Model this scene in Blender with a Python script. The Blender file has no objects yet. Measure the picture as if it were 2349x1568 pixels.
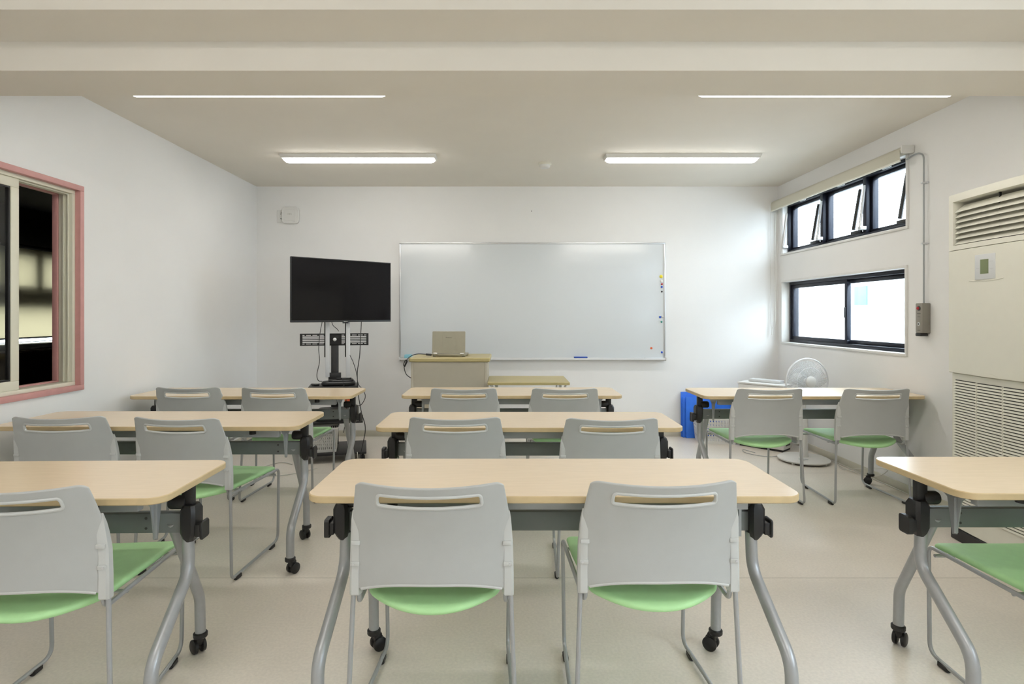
import bpy, bmesh, math, random
from mathutils import Vector, Matrix
random.seed(7)
PI = math.pi
C = bpy.context.scene.collection
SCN = bpy.context.scene

# ------------------------------------------------------------------ materials
def mat(name, col, rough=0.5, metal=0.0, spec=0.5, noise=0.0, nscale=20.0, bump=0.0, bscale=200.0, coat=0.0, stretch=None, alpha=1.0):
    m = bpy.data.materials.new(name); m.use_nodes = True
    nt = m.node_tree; b = nt.nodes['Principled BSDF']
    b.inputs['Base Color'].default_value = (*col, 1)
    b.inputs['Roughness'].default_value = rough
    b.inputs['Metallic'].default_value = metal
    b.inputs['Specular IOR Level'].default_value = spec
    b.inputs['Coat Weight'].default_value = coat
    b.inputs['Alpha'].default_value = alpha
    tc = nt.nodes.new('ShaderNodeTexCoord')
    mp = nt.nodes.new('ShaderNodeMapping'); nt.links.new(tc.outputs['Object'], mp.inputs['Vector'])
    if stretch: mp.inputs['Scale'].default_value = stretch
    n = nt.nodes.new('ShaderNodeTexNoise'); n.inputs['Scale'].default_value = nscale; n.inputs['Detail'].default_value = 5
    nt.links.new(mp.outputs['Vector'], n.inputs['Vector'])
    r = nt.nodes.new('ShaderNodeValToRGB')
    k = noise
    r.color_ramp.elements[0].position = 0.3; r.color_ramp.elements[1].position = 0.7
    r.color_ramp.elements[0].color = (*[max(0, c*(1-k)) for c in col], 1)
    r.color_ramp.elements[1].color = (*[min(1, c*(1+k)) for c in col], 1)
    nt.links.new(n.outputs['Fac'], r.inputs['Fac']); nt.links.new(r.outputs['Color'], b.inputs['Base Color'])
    if bump:
        n2 = nt.nodes.new('ShaderNodeTexNoise'); n2.inputs['Scale'].default_value = bscale; n2.inputs['Detail'].default_value = 3
        nt.links.new(tc.outputs['Object'], n2.inputs['Vector'])
        bp = nt.nodes.new('ShaderNodeBump'); bp.inputs['Strength'].default_value = bump; bp.inputs['Distance'].default_value = 0.002
        nt.links.new(n2.outputs['Fac'], bp.inputs['Height']); nt.links.new(bp.outputs['Normal'], b.inputs['Normal'])
    return m
def emis(name, col, s):
    m = bpy.data.materials.new(name); m.use_nodes = True; nt = m.node_tree; nt.nodes.clear()
    e = nt.nodes.new('ShaderNodeEmission'); e.inputs['Color'].default_value = (*col, 1); e.inputs['Strength'].default_value = s
    o = nt.nodes.new('ShaderNodeOutputMaterial'); nt.links.new(e.outputs[0], o.inputs[0]); return m
def glassmat(name, tint, refl=0.08, rough=0.02):
    m = bpy.data.materials.new(name); m.use_nodes = True; nt = m.node_tree; nt.nodes.clear()
    t = nt.nodes.new('ShaderNodeBsdfTransparent'); t.inputs['Color'].default_value = (*tint, 1)
    g = nt.nodes.new('ShaderNodeBsdfGlossy'); g.inputs['Roughness'].default_value = rough
    lf = nt.nodes.new('ShaderNodeLayerWeight'); lf.inputs['Blend'].default_value = .5
    pw = nt.nodes.new('ShaderNodeMath'); pw.operation = 'POWER'; pw.inputs[1].default_value = 5; nt.links.new(lf.outputs['Facing'], pw.inputs[0])
    lw = nt.nodes.new('ShaderNodeMath'); lw.operation = 'MULTIPLY_ADD'; lw.inputs[1].default_value = .9; lw.inputs[2].default_value = .04
    nt.links.new(pw.outputs[0], lw.inputs[0])
    mx = nt.nodes.new('ShaderNodeMixShader'); o = nt.nodes.new('ShaderNodeOutputMaterial')
    nt.links.new(lw.outputs[0], mx.inputs[0]); nt.links.new(t.outputs[0], mx.inputs[1]); nt.links.new(g.outputs[0], mx.inputs[2])
    nt.links.new(mx.outputs[0], o.inputs[0]); return m
def translucent(name, col, tcol, mixf=0.5):
    m = bpy.data.materials.new(name); m.use_nodes = True; nt = m.node_tree; nt.nodes.clear()
    d = nt.nodes.new('ShaderNodeBsdfDiffuse'); d.inputs['Color'].default_value = (*col, 1)
    t = nt.nodes.new('ShaderNodeBsdfTranslucent'); t.inputs['Color'].default_value = (*tcol, 1)
    mx = nt.nodes.new('ShaderNodeMixShader'); mx.inputs[0].default_value = mixf; o = nt.nodes.new('ShaderNodeOutputMaterial')
    nt.links.new(d.outputs[0], mx.inputs[1]); nt.links.new(t.outputs[0], mx.inputs[2]); nt.links.new(mx.outputs[0], o.inputs[0]); return m

M = {}
M['wall'] = mat('wall_paint', (.82, .815, .80), .75, noise=.012, nscale=3, bump=.15, bscale=260)
M['ceil'] = mat('ceiling_paint', (.80, .755, .675), .85, noise=.012, nscale=3)
M['base'] = mat('baseboard_vinyl', (.60, .575, .48), .5, noise=.02)
M['birch'] = mat('birch_laminate', (.80, .65, .465), .25, noise=.03, nscale=9, stretch=(1.2, 14, 14))
M['edge'] = mat('edge_band', (.60, .46, .26), .45, noise=.05, nscale=30)
M['plastic'] = mat('grey_plastic', (.465, .475, .465), .42, noise=.015, bump=.12, bscale=900)
M['plastic_lt'] = mat('light_grey_plastic', (.56, .57, .555), .42, noise=.015)
M['green'] = mat('green_vinyl', (.47, .80, .385), .5, noise=.03, nscale=30, bump=.25, bscale=500)
M['steel'] = mat('silver_paint', (.40, .41, .42), .32, metal=.3, noise=.03, nscale=60)
M['beam'] = mat('grey_beam_paint', (.20, .22, .215), .45, metal=.15, noise=.03)
M['rail'] = mat('rail_paint', (.38, .40, .41), .4, metal=.25, noise=.03)
M['black'] = mat('black_plastic', (.013, .013, .014), .42, noise=.1)
M['blackm'] = mat('black_metal', (.02, .02, .021), .4, metal=.2, noise=.1)
M['frameblk'] = mat('black_window_frame', (.012, .014, .025), .35, metal=.3, noise=.05)
M['screen'] = mat('screen', (.004, .004, .006), .10, spec=.3)
M['white'] = mat('white_plastic', (.74, .735, .71), .4, noise=.015)
M['whitem'] = mat('white_metal', (.76, .77, .78), .35, noise=.015)
M['alu'] = mat('aluminium', (.62, .63, .64), .3, metal=.7, noise=.02)
M['board'] = mat('whiteboard_surface', (.67, .70, .715), .13, noise=.008, nscale=2)
M['cream'] = mat('cream_metal', (.74, .72, .59), .38, noise=.015)
M['pink'] = mat('pink_trim', (.60, .31, .29), .45, noise=.04)
M['ac'] = mat('cream_enamel', (.77, .755, .66), .38, noise=.01)
M['acdk'] = mat('dark_cavity', (.03, .03, .028), .7, noise=.05)
M['lectop'] = mat('olive_wood', (.50, .42, .20), .4, noise=.06, nscale=12, stretch=(1.5, 12, 12))
M['lecbody'] = mat('beige_steel', (.49, .45, .365), .5, noise=.015)
M['lapt'] = mat('laptop_champagne', (.36, .34, .265), .35, metal=.45, noise=.03)
M['blue'] = mat('blue_sheet', (.03, .19, .85), .4, noise=.06)
M['bluem'] = mat('blue_magnet', (.02, .10, .55), .35)
M['yellow'] = mat('yellow_magnet', (.75, .62, .03), .35)
M['red'] = mat('red_magnet', (.45, .02, .03), .35)
M['orange'] = mat('orange_magnet', (.75, .14, .05), .35)
M['greenm'] = mat('green_magnet', (.05, .28, .22), .35)
M['cyan'] = mat('cyan_cloth', (.30, .66, .78), .7, noise=.05)
M['boxgrey'] = mat('taupe_box', (.27, .25, .215), .45, noise=.03)
M['lcd'] = mat('lcd', (.20, .24, .12), .3)
M['panel'] = mat('panel_grey', (.64, .655, .66), .4)
M['cord'] = mat('white_cord', (.66, .65, .60), .5)
M['blind'] = translucent('blind_cloth', (.76, .73, .62), (.5, .48, .40), .25)
M['blind2'] = translucent('glowing_blind', (.45, .43, .31), (.60, .55, .42), .6)
M['lamp'] = emis('lamp_diffuser', (1.0, .972, .925), 17.0)
M['glass'] = glassmat('window_glass', (.97, .985, .98))
M['darkwall'] = mat('side_room_gloom', (.055, .05, .038), .8, noise=.05)  # dimness of the unlit side room put into its wall colour
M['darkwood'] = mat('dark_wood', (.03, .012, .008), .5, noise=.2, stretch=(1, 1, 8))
M['clear'] = mat('frosted_blade', (.78, .80, .81), .3, alpha=.28)
M['text'] = mat('ink', (.06, .06, .06), .5)
M['grey_text'] = mat('grey_ink', (.36, .36, .33), .5)
M['outwall'] = mat('pale_siding', (.80, .82, .84), .8, noise=.02)
M['outroof'] = mat('pale_roof', (.42, .46, .50), .7, noise=.03)
M['outblue'] = mat('teal_shutter', (.10, .19, .23), .7, noise=.03)
M['ground'] = mat('concrete_ground', (.38, .38, .37), .9, noise=.05)

# floor: vinyl sheet with faint mottling and welded seams
def floor_mat():
    m = mat('vinyl_floor', (.76, .70, .62), .38, noise=.05, nscale=2.2)
    nt = m.node_tree; b = nt.nodes['Principled BSDF']; ramp = [n for n in nt.nodes if n.type == 'VALTORGB'][0]
    tc = [n for n in nt.nodes if n.type == 'TEX_COORD'][0]
    fn = nt.nodes.new('ShaderNodeTexNoise'); fn.inputs['Scale'].default_value = 90; fn.inputs['Detail'].default_value = 6
    nt.links.new(tc.outputs['Object'], fn.inputs['Vector'])
    mr = nt.nodes.new('ShaderNodeMapRange'); mr.inputs[1].default_value = .3; mr.inputs[2].default_value = .7
    mr.inputs[3].default_value = .93; mr.inputs[4].default_value = 1.05
    nt.links.new(fn.outputs['Fac'], mr.inputs[0])
    mul = nt.nodes.new('ShaderNodeVectorMath'); mul.operation = 'SCALE'
    nt.links.new(ramp.outputs['Color'], mul.inputs[0]); nt.links.new(mr.outputs[0], mul.inputs['Scale'])
    # seams every 1.82 m across Y starting at 0.91
    sx = nt.nodes.new('ShaderNodeSeparateXYZ'); nt.links.new(tc.outputs['Object'], sx.inputs[0])
    a = nt.nodes.new('ShaderNodeMath'); a.operation = 'ADD'; a.inputs[1].default_value = 10 * 1.82 - .91
    nt.links.new(sx.outputs['Y'], a.inputs[0])
    md = nt.nodes.new('ShaderNodeMath'); md.operation = 'MODULO'; md.inputs[1].default_value = 1.82
    nt.links.new(a.outputs[0], md.inputs[0])
    lt = nt.nodes.new('ShaderNodeMath'); lt.operation = 'LESS_THAN'; lt.inputs[1].default_value = .004
    nt.links.new(md.outputs[0], lt.inputs[0])
    mx = nt.nodes.new('ShaderNodeMix'); mx.data_type = 'RGBA'
    mx.inputs[7].default_value = (.30, .265, .215, 1)
    sc = nt.nodes.new('ShaderNodeMath'); sc.operation = 'MULTIPLY'; sc.inputs[1].default_value = .8
    nt.links.new(lt.outputs[0], sc.inputs[0]); nt.links.new(sc.outputs[0], mx.inputs[0])
    nt.links.new(mul.outputs[0], mx.inputs[6]); nt.links.new(mx.outputs[2], b.inputs['Base Color'])
    return m
M['floor'] = floor_mat()

# ------------------------------------------------------------------ mesh builder
class MB:
    def __init__(s): s.v = []; s.f = []; s.mi = []; s.cur = 0
    def add(s, vs, fs):
        o = len(s.v); s.v += [tuple(v) for v in vs]
        for f in fs: s.f.append([i + o for i in f]); s.mi.append(s.cur)
        return s
    def box(s, x0, x1, y0, y1, z0, z1, bev=0.0, mtx=None):
        bm = bmesh.new()
        bmesh.ops.create_cube(bm, size=1)
        for v in bm.verts:
            v.co = Vector(((x0+x1)/2 + v.co.x*abs(x1-x0), (y0+y1)/2 + v.co.y*abs(y1-y0), (z0+z1)/2 + v.co.z*abs(z1-z0)))
        if bev > 0:
            bev = min(bev, .49*min(abs(x1-x0), abs(y1-y0), abs(z1-z0)))
            bmesh.ops.bevel(bm, geom=bm.edges[:], offset=bev, segments=2, affect='EDGES', profile=.5)
        bm.verts.ensure_lookup_table()
        vs = [(mtx @ v.co) if mtx else v.co.copy() for v in bm.verts]
        s.add(vs, [[v.index for v in f.verts] for f in bm.faces]); bm.free(); return s
    def loft(s, rings, caps=True, closed=True):
        n = len(rings[0]); vs = [p for r in rings for p in r]; fs = []
        for i in range(len(rings)-1):
            for j in range(n if closed else n-1):
                k = (j+1) % n
                fs.append([i*n+j, i*n+k, (i+1)*n+k, (i+1)*n+j])
        if caps and closed:
            fs.append(list(range(n))[::-1]); fs.append([(len(rings)-1)*n + j for j in range(n)])
        return s.add(vs, fs)
    def tube(s, pts, r, n=10, caps=True):
        P = [Vector(p) for p in pts]; rings = []
        t0 = (P[1]-P[0]).normalized()
        up = Vector((0, 0, 1)) if abs(t0.z) < .9 else Vector((0, 1, 0))
        nrm = (up - t0*up.dot(t0)).normalized()
        for i, p in enumerate(P):
            t = (P[min(i+1, len(P)-1)] - P[max(i-1, 0)]).normalized()
            nrm = (nrm - t*nrm.dot(t)).normalized(); b = t.cross(nrm)
            rr = r[i] if isinstance(r, (list, tuple)) else r
            rings.append([p + (nrm*math.cos(2*PI*k/n) + b*math.sin(2*PI*k/n))*rr for k in range(n)])
        return s.loft(rings, caps)
    def lathe(s, prof, c=(0, 0, 0), n=24, axis='Z', mtx=None):
        rings = []
        for r, h in prof:
            ring = []
            for k in range(n):
                a = 2*PI*k/n; ca, sa = math.cos(a)*r, math.sin(a)*r
                p = {'Z': Vector((ca, sa, h)), 'Y': Vector((ca, h, -sa)), 'X': Vector((h, ca, sa))}[axis]
                if mtx: p = mtx @ p
                ring.append(p + Vector(c))
            rings.append(ring)
        return s.loft(rings)
    def rprism(s, cx, cy, w, d, r, z0, z1, bev=.0, n=6, mtx=None, axis='Z'):
        def outline(ins):
            pts = []; rr = max(r-ins, .0005); hw, hd = w/2-ins, d/2-ins
            for qx, qy, a0 in ((1, 1, 0), (-1, 1, PI/2), (-1, -1, PI), (1, -1, 1.5*PI)):
                for k in range(n+1):
                    a = a0 + k*PI/2/n
                    pts.append((cx+qx*(hw-rr)+rr*math.cos(a), cy+qy*(hd-rr)+rr*math.sin(a)))
            return pts
        lv = [(bev, z0), (0, z0+bev), (0, z1-bev), (bev, z1)] if bev else [(0, z0), (0, z1)]
        rings = []
        for ins, z in lv:
            ring = []
            for x, y in outline(ins):
                p = Vector((x, y, z)) if axis == 'Z' else (Vector((x, z, y)) if axis == 'Y' else Vector((z, x, y)))
                ring.append(mtx @ p if mtx else p)
            rings.append(ring)
        return s.loft(rings)
    def build(s, name, mats, parent=None, smooth=True, angle=35):
        me = bpy.data.meshes.new(name); me.from_pydata([tuple(v) for v in s.v], [], s.f)
        if not isinstance(mats, (list, tuple)): mats = [mats]
        for m in mats: me.materials.append(m)
        for p, i in zip(me.polygons, s.mi): p.material_index = i
        bm = bmesh.new(); bm.from_mesh(me); bmesh.ops.recalc_face_normals(bm, faces=bm.faces[:]); bm.to_mesh(me); bm.free()
        if smooth:
            me.polygons.foreach_set('use_smooth', [True]*len(me.polygons)); me.set_sharp_from_angle(angle=math.radians(angle))
        me.update()
        o = bpy.data.objects.new(name, me); C.objects.link(o)
        if parent: o.parent = parent
        return o
def fillet(pts, r, n=6):
    P = [Vector(p) for p in pts]; out = [P[0]]
    for i in range(1, len(P)-1):
        rr = r[i] if isinstance(r, (list, tuple)) else r
        a, b, c = P[i-1], P[i], P[i+1]
        u, v = (a-b), (c-b); lu, lv = u.length, v.length; u.normalize(); v.normalize()
        ang = u.angle(v); d = min(rr/max(math.tan(ang/2), .05), .48*lu, .48*lv)
        p0, p1 = b+u*d, b+v*d
        for k in range(n+1):
            t = k/n; out.append(p0*(1-t)**2 + b*2*t*(1-t) + p1*t*t)
    out.append(P[-1]); return out
def spline(pts, n=8):
    P = [Vector(p) for p in pts]; P = [P[0]*2-P[1]] + P + [P[-1]*2-P[-2]]; out = []
    for i in range(1, len(P)-2):
        for k in range(n):
            t = k/n; a, b, c, d = P[i-1], P[i], P[i+1], P[i+2]
            out.append(.5*((2*b)+(c-a)*t+(2*a-5*b+4*c-d)*t*t+(3*b-a-3*c+d)*t**3))
    out.append(P[-2]); return out
def tag(o, label, cat, group=None):
    o['label'] = label; o['category'] = cat
    if group: o['group'] = group
    return o
def thing(name, label, cat, loc=(0, 0, 0), rz=0, group=None):
    o = bpy.data.objects.new(name, None); C.objects.link(o); o.location = loc; o.rotation_euler = (0, 0, rz)
    o.empty_display_size = .1
    return tag(o, label, cat, group)
def struct(o): o['kind'] = 'structure'; return o
def dup(root, loc, rz, label, group=None):
    def cp(o, par):
        c = o.copy(); C.objects.link(c)
        if par: c.parent = par
        for ch in o.children: cp(ch, c)
        return c
    r = cp(root, None); r.location = loc; r.rotation_euler = (0, 0, rz); r['label'] = label
    if group: r['group'] = group
    return r
def bake(o):
    bpy.context.view_layer.update()
    dg = bpy.context.evaluated_depsgraph_get()
    me = bpy.data.meshes.new_from_object(o.evaluated_get(dg)); me.name = o.name
    o.modifiers.clear(); o.data = me
    me.polygons.foreach_set('use_smooth', [True]*len(me.polygons)); me.set_sharp_from_angle(angle=math.radians(50))
    return o
def text(body, size, m, parent, loc, rot, name='lettering', depth=.0004):
    cu = bpy.data.curves.new(name, 'FONT'); cu.body = body; cu.size = size; cu.extrude = depth; cu.align_x = 'CENTER'; cu.align_y = 'CENTER'
    o = bpy.data.objects.new(name, cu); C.objects.link(o); bpy.context.view_layer.update()
    me = bpy.data.meshes.new_from_object(o.evaluated_get(bpy.context.evaluated_depsgraph_get()))
    bpy.data.objects.remove(o); me.materials.clear(); me.materials.append(m)
    o = bpy.data.objects.new(name, me); C.objects.link(o); o.parent = parent; o.location = loc; o.rotation_euler = rot
    return o

# ------------------------------------------------------------------ measures of the room
XL, XR, YB, YF, ZC, H = -2.60, 2.845, 5.937, -1.6, 2.604, 1.26
F = 1305.0
def at(px, py, Y):      # a point of the photograph at distance Y from the camera
    s = F/Y; return ((px-1160)/s, Y, H-(py-723)/s)
# windows on the right wall (Y range, z range), on the left wall
LW = (4.04, 5.845, .985, 1.60); UW = (4.03, 5.86, 1.89, 2.40)
GW = (2.10, 3.475, .825, 2.03)
FILL_W = (-1.25, 1.35)  # unseen windows added beside the camera to brighten the near part
RW = .16   # right wall thickness

def room():
    struct(MB().box(XL-.13, XR+RW, YF, YB+.15, -.12, 0).build('floor', M['floor'], smooth=False))
    struct(MB().box(XL-.13, XR+RW, YF, YB+.15, ZC, ZC+.12).build('ceiling', M['ceil'], smooth=False))
    struct(MB().box(XL-.13, XR+RW, YB, YB+.15, 0, ZC).build('wall_back', M['wall'], smooth=False))
    struct(MB().box(XL-.13, XR+RW, YF-.12, YF, 0, ZC).build('wall_front', M['wall'], smooth=False))
    w = MB()
    X0, X1 = XR, XR+RW
    w.box(X0, X1, FILL_W[1], LW[0], 0, ZC); w.box(X0, X1, LW[1], YB, 0, ZC); w.box(X0, X1, YF, FILL_W[0], 0, ZC)
    w.box(X0, X1, FILL_W[0], FILL_W[1], 0, LW[2]); w.box(X0, X1, FILL_W[0], FILL_W[1], LW[3], UW[2]); w.box(X0, X1, FILL_W[0], FILL_W[1], UW[3], ZC)
    w.box(X0, X1, LW[0], LW[1], 0, LW[2]); w.box(X0, X1, LW[0], LW[1], LW[3], UW[2]); w.box(X0, X1, LW[0], LW[1], UW[3], ZC)
    w.box(X0, X1, LW[0], UW[0], UW[2], UW[3]) if UW[0] > LW[0] else None
    struct(w.build('wall_right', M['wall'], smooth=False))
    w = MB(); X0, X1 = XL-.13, XL
    w.box(X0, X1, YF, GW[0], 0, ZC); w.box(X0, X1, GW[1], YB, 0, ZC)
    w.box(X0, X1, GW[0], GW[1], 0, GW[2]); w.box(X0, X1, GW[0], GW[1], GW[3], ZC)
    struct(w.build('wall_left', M['wall'], smooth=False))
    # baseboards
    struct(MB().box(XL, XR, YB-.009, YB, 0, .062, .003).build('baseboard_back', M['base']))
    struct(MB().box(XL, XL+.009, YF, YB-.009, 0, .062, .003).build('baseboard_left', M['base']))
    struct(MB().box(XR-.009, XR, YF, YB-.009, 0, .062, .003).build('baseboard_right', M['base']))
    # stepped ceiling beam running across the room
    prof = [(2.152, ZC), (2.152, 2.416), (2.403, 2.416), (2.403, 2.293), (2.68, 2.293), (2.68, 2.376), (2.88, 2.376), (2.88, ZC)]
    b = MB(); b.loft([[(XL, y, z) for y, z in prof], [(XR, y, z) for y, z in prof]])
    struct(b.build('trim_1', M['ceil'], smooth=False))
room()

# ------------------------------------------------------------------ right windows
def win_trim(Y0, Y1, Z0, Z1, name, m, x0, x1, wd=.03):
    t = MB()
    e = .003; Y0 += e; Y1 -= e; Z0 += e; Z1 -= e
    t.box(x0, x1, Y0-wd, Y1+wd, Z1, Z1+wd, .003); t.box(x0, x1, Y0-wd, Y1+wd, Z0-wd, Z0, .003)
    t.box(x0, x1, Y0-wd, Y0, Z0, Z1, .003); t.box(x0, x1, Y1, Y1+wd, Z0, Z1, .003)
    return t
def lower_window():
    Y0, Y1, Z0, Z1 = LW
    r = thing('window_1', 'x', 'window', (XR+.07, (Y0+Y1)/2, Z0)); del r['label']; del r['category']; struct(r)
    ox, oy, oz = XR+.07, (Y0+Y1)/2, Z0
    def P(mb, name, m, par=None):
        o = mb.build(name, m, par or r)
        if par is None: o.location = (-ox, -oy, -oz)
        return o
    P(win_trim(Y0, Y1, Z0, Z1, 't', M['white'], XR-.012, XR+.075, .02), 'window_trim', M['white'])
    f = MB(); x0, x1 = XR+.07, XR+.15; w = .032
    f.box(x0, x1, Y0, Y1, Z0, Z0+w, .002); f.box(x0, x1, Y0, Y1, Z1-w, Z1, .002)
    f.box(x0, x1, Y0, Y0+w, Z0+w, Z1-w, .002); f.box(x0, x1, Y1-w, Y1, Z0+w, Z1-w, .002)
    P(f, 'window_frame', M['frameblk'])
    ym = 4.895
    for k, (a, b, xo) in enumerate(((ym-.02, Y1-w, .078), (Y0+w, ym+.055, .112))):
        s = MB(); sw = .034; xa, xb = XR+xo, XR+xo+.028
        s.box(xa, xb, a, b, Z0+w, Z0+w+sw, .002); s.box(xa, xb, a, b, Z1-w-sw, Z1-w, .002)
        s.box(xa, xb, a, a+sw, Z0+w+sw, Z1-w-sw, .002); s.box(xa, xb, b-sw, b, Z0+w+sw, Z1-w-sw, .002)
        so = P(s, 'window_sash', M['frameblk'])
        g = MB().box(XR+xo+.012, XR+xo+.016, a+sw, b-sw, Z0+w+sw, Z1-w-sw).build('pane', M['glass'], so)
    P(MB().box(XR+.068, XR+.080, ym-.012, ym+.006, 1.24, 1.33, .003), 'latch', M['black'])
    P(MB().box(XR+.105, XR+.1115, ym+.030, ym+.044, 1.42, 1.50, .002), 'sticker', M['white'])
lower_window()
def fill_window(n, Z0, Z1):  # added window out of view, lets in extra daylight near the camera
    Y0, Y1 = FILL_W; ym = (Y0+Y1)/2
    r = thing('window_%d' % n, 'x', 'window', (XR+.07, ym, Z0)); del r['label']; del r['category']; struct(r)
    f = MB(); x0, x1, w = 0, .08, .035; h = Z1-Z0
    f.box(x0, x1, Y0-ym, Y1-ym, 0, w, .002); f.box(x0, x1, Y0-ym, Y1-ym, h-w, h, .002)
    for y in (Y0-ym, Y0/2-ym/2-w/2, -w/2, Y1/2-ym/2-w/2, Y1-ym-w): f.box(x0, x1, y, y+w, w, h-w, .002)
    f.build('window_frame', M['frameblk'], r)
    MB().box(.04, .044, Y0-ym+w, Y1-ym-w, w, h-w).build('pane', M['glass'], r)
fill_window(4, LW[2], LW[3]); fill_window(5, UW[2], UW[3])
def upper_window():
    Y0, Y1, Z0, Z1 = UW
    r = thing('window_2', 'x', 'window', (XR+.07, (Y0+Y1)/2, Z0)); del r['label']; del r['category']; struct(r)
    ox, oy, oz = XR+.07, (Y0+Y1)/2, Z0
    def P(mb, name, m, par=None):
        o = mb.build(name, m, par or r)
        if par is None: o.location = (-ox, -oy, -oz)
        return o
    P(win_trim(Y0, Y1, Z0, Z1, 't', M['white'], XR-.012, XR+.055, .02), 'window_trim', M['white'])
    f = MB(); x0, x1 = XR+.05, XR+.15; w = .03
    f.box(x0, x1, Y0, Y1, Z0, Z0+w, .002); f.box(x0, x1, Y0, Y1, Z1-w, Z1, .002)
    f.box(x0, x1, Y0, Y0+w, Z0+w, Z1-w, .002); f.box(x0, x1, Y1-w, Y1, Z0+w, Z1-w, .002)
    ms = [5.215, 4.59]
    for y in ms: f.box(x0, x1, y-.022, y+.022, Z0+w, Z1-w, .002)
    P(f, 'window_frame', M['frameblk'])
    edges = [Y1-w, ms[0]+.022, ms[0]-.022, ms[1]+.022, ms[1]-.022, Y0+w]
    for k in range(3):
        b, a = edges[2*k], edges[2*k+1]
        # sash hinged at its top
        s = MB(); sw = .028; zt = Z1-w; zb = Z0+w
        T = Matrix.Identity(4)
        xa, xb = XR+.085, XR+.115
        s.box(xa, xb, a, b, zb, zb+sw, .002, T); s.box(xa, xb, a, b, zt-sw, zt, .002, T)
        s.box(xa, xb, a, a+sw, zb+sw, zt-sw, .002, T); s.box(xa, xb, b-sw, b, zb+sw, zt-sw, .002, T)
        so = P(s, 'window_sash', M['frameblk'])
        MB().box(XR+.098, XR+.102, a+sw, b-sw, zb+sw, zt-sw, 0, T).build('pane', M['glass'], so)
        # each pane: a bright lever at its far edge, a dark stay inside its near edge
        P(MB().tube([(XR+.044, b+.010, 2.305), (XR+.002, b+.006, 1.965)], .010, 6)  .box(XR-.006, XR+.045, b-.012, b+.022, 1.945, 1.975, .003), 'opener_arm', M['alu'])
        P(MB().tube([(XR+.084, a+.085, 2.300), (XR+.024, a+.080, 1.965)], .014, 6).box(XR+.008, XR+.050, a+.0, a+.095, 1.925, 1.950, .003), 'opener_stay', M['black'])
        P(MB().rprism((a+b)/2, zt+.012, .10, .018, .008, XR+.040, XR+.050, axis='X'), 'catch', M['alu'])
upper_window()

# ------------------------------------------------------------------ left window and the dark room beyond
def left_window():
    Y0, Y1, Z0, Z1 = GW
    r = thing('window_3', 'x', 'window', (XL, (Y0+Y1)/2, Z0)); del r['label']; del r['category']; struct(r)
    ox, oy, oz = XL, (Y0+Y1)/2, Z0
    def P(mb, name, m, par=None):
        o = mb.build(name, m, par or r)
        if par is None: o.location = (-ox, -oy, -oz)
        return o
    def ring(x0, x1, a, b, c, d, w, bev=.002):
        q = MB(); q.box(x0, x1, a, b, c, c+w, bev); q.box(x0, x1, a, b, d-w, d, bev)
        q.box(x0, x1, a, a+w, c+w, d-w, bev); q.box(x0, x1, b-w, b, c+w, d-w, bev); return q
    P(ring(XL-.138, XL+.012, Y0-.02, Y1+.02, Z0-.02, Z1+.02, .032), 'pink_frame', M['pink'])
    P(ring(XL-.105, XL-.02, Y0+.012, Y1-.012, Z0+.012, Z1-.012, .022), 'sliding_track', M['cream'])
    P(ring(XL-.138, XL-.107, Y0+.012, Y1-.012, Z0+.012, Z1-.012, .030), 'outer_frame', M['pink'])
    tr = MB()
    for dx in (-.045, -.072): tr.box(XL+dx-.004, XL+dx+.004, Y1-.042, Y1-.034, Z0+.034, Z1-.034, .001); tr.box(XL+dx-.004, XL+dx+.004, Y0+.04, Y1-.04, Z1-.042, Z1-.034, .001)
    P(tr, 'track_fin', M['cream'])
    for (a, b, x0, x1) in ((Y0+.034, 3.075, XL-.058, XL-.030), (Y0+.034, 2.85, XL-.092, XL-.064)):
        s = ring(x0, x1, a, b, Z0+.034, Z1-.034, .050)
        so = P(s, 'window_sash', M['cream'])
        ring(x0+.004, x1-.004, a+.050, b-.050, Z0+.084, Z1-.084, .010, .001).build('gasket', M['black'], so)
        MB().box((x0+x1)/2-.002, (x0+x1)/2+.002, a+.052, b-.052, Z0+.086, Z1-.086).build('pane', M['glass'], so)
left_window()
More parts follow.
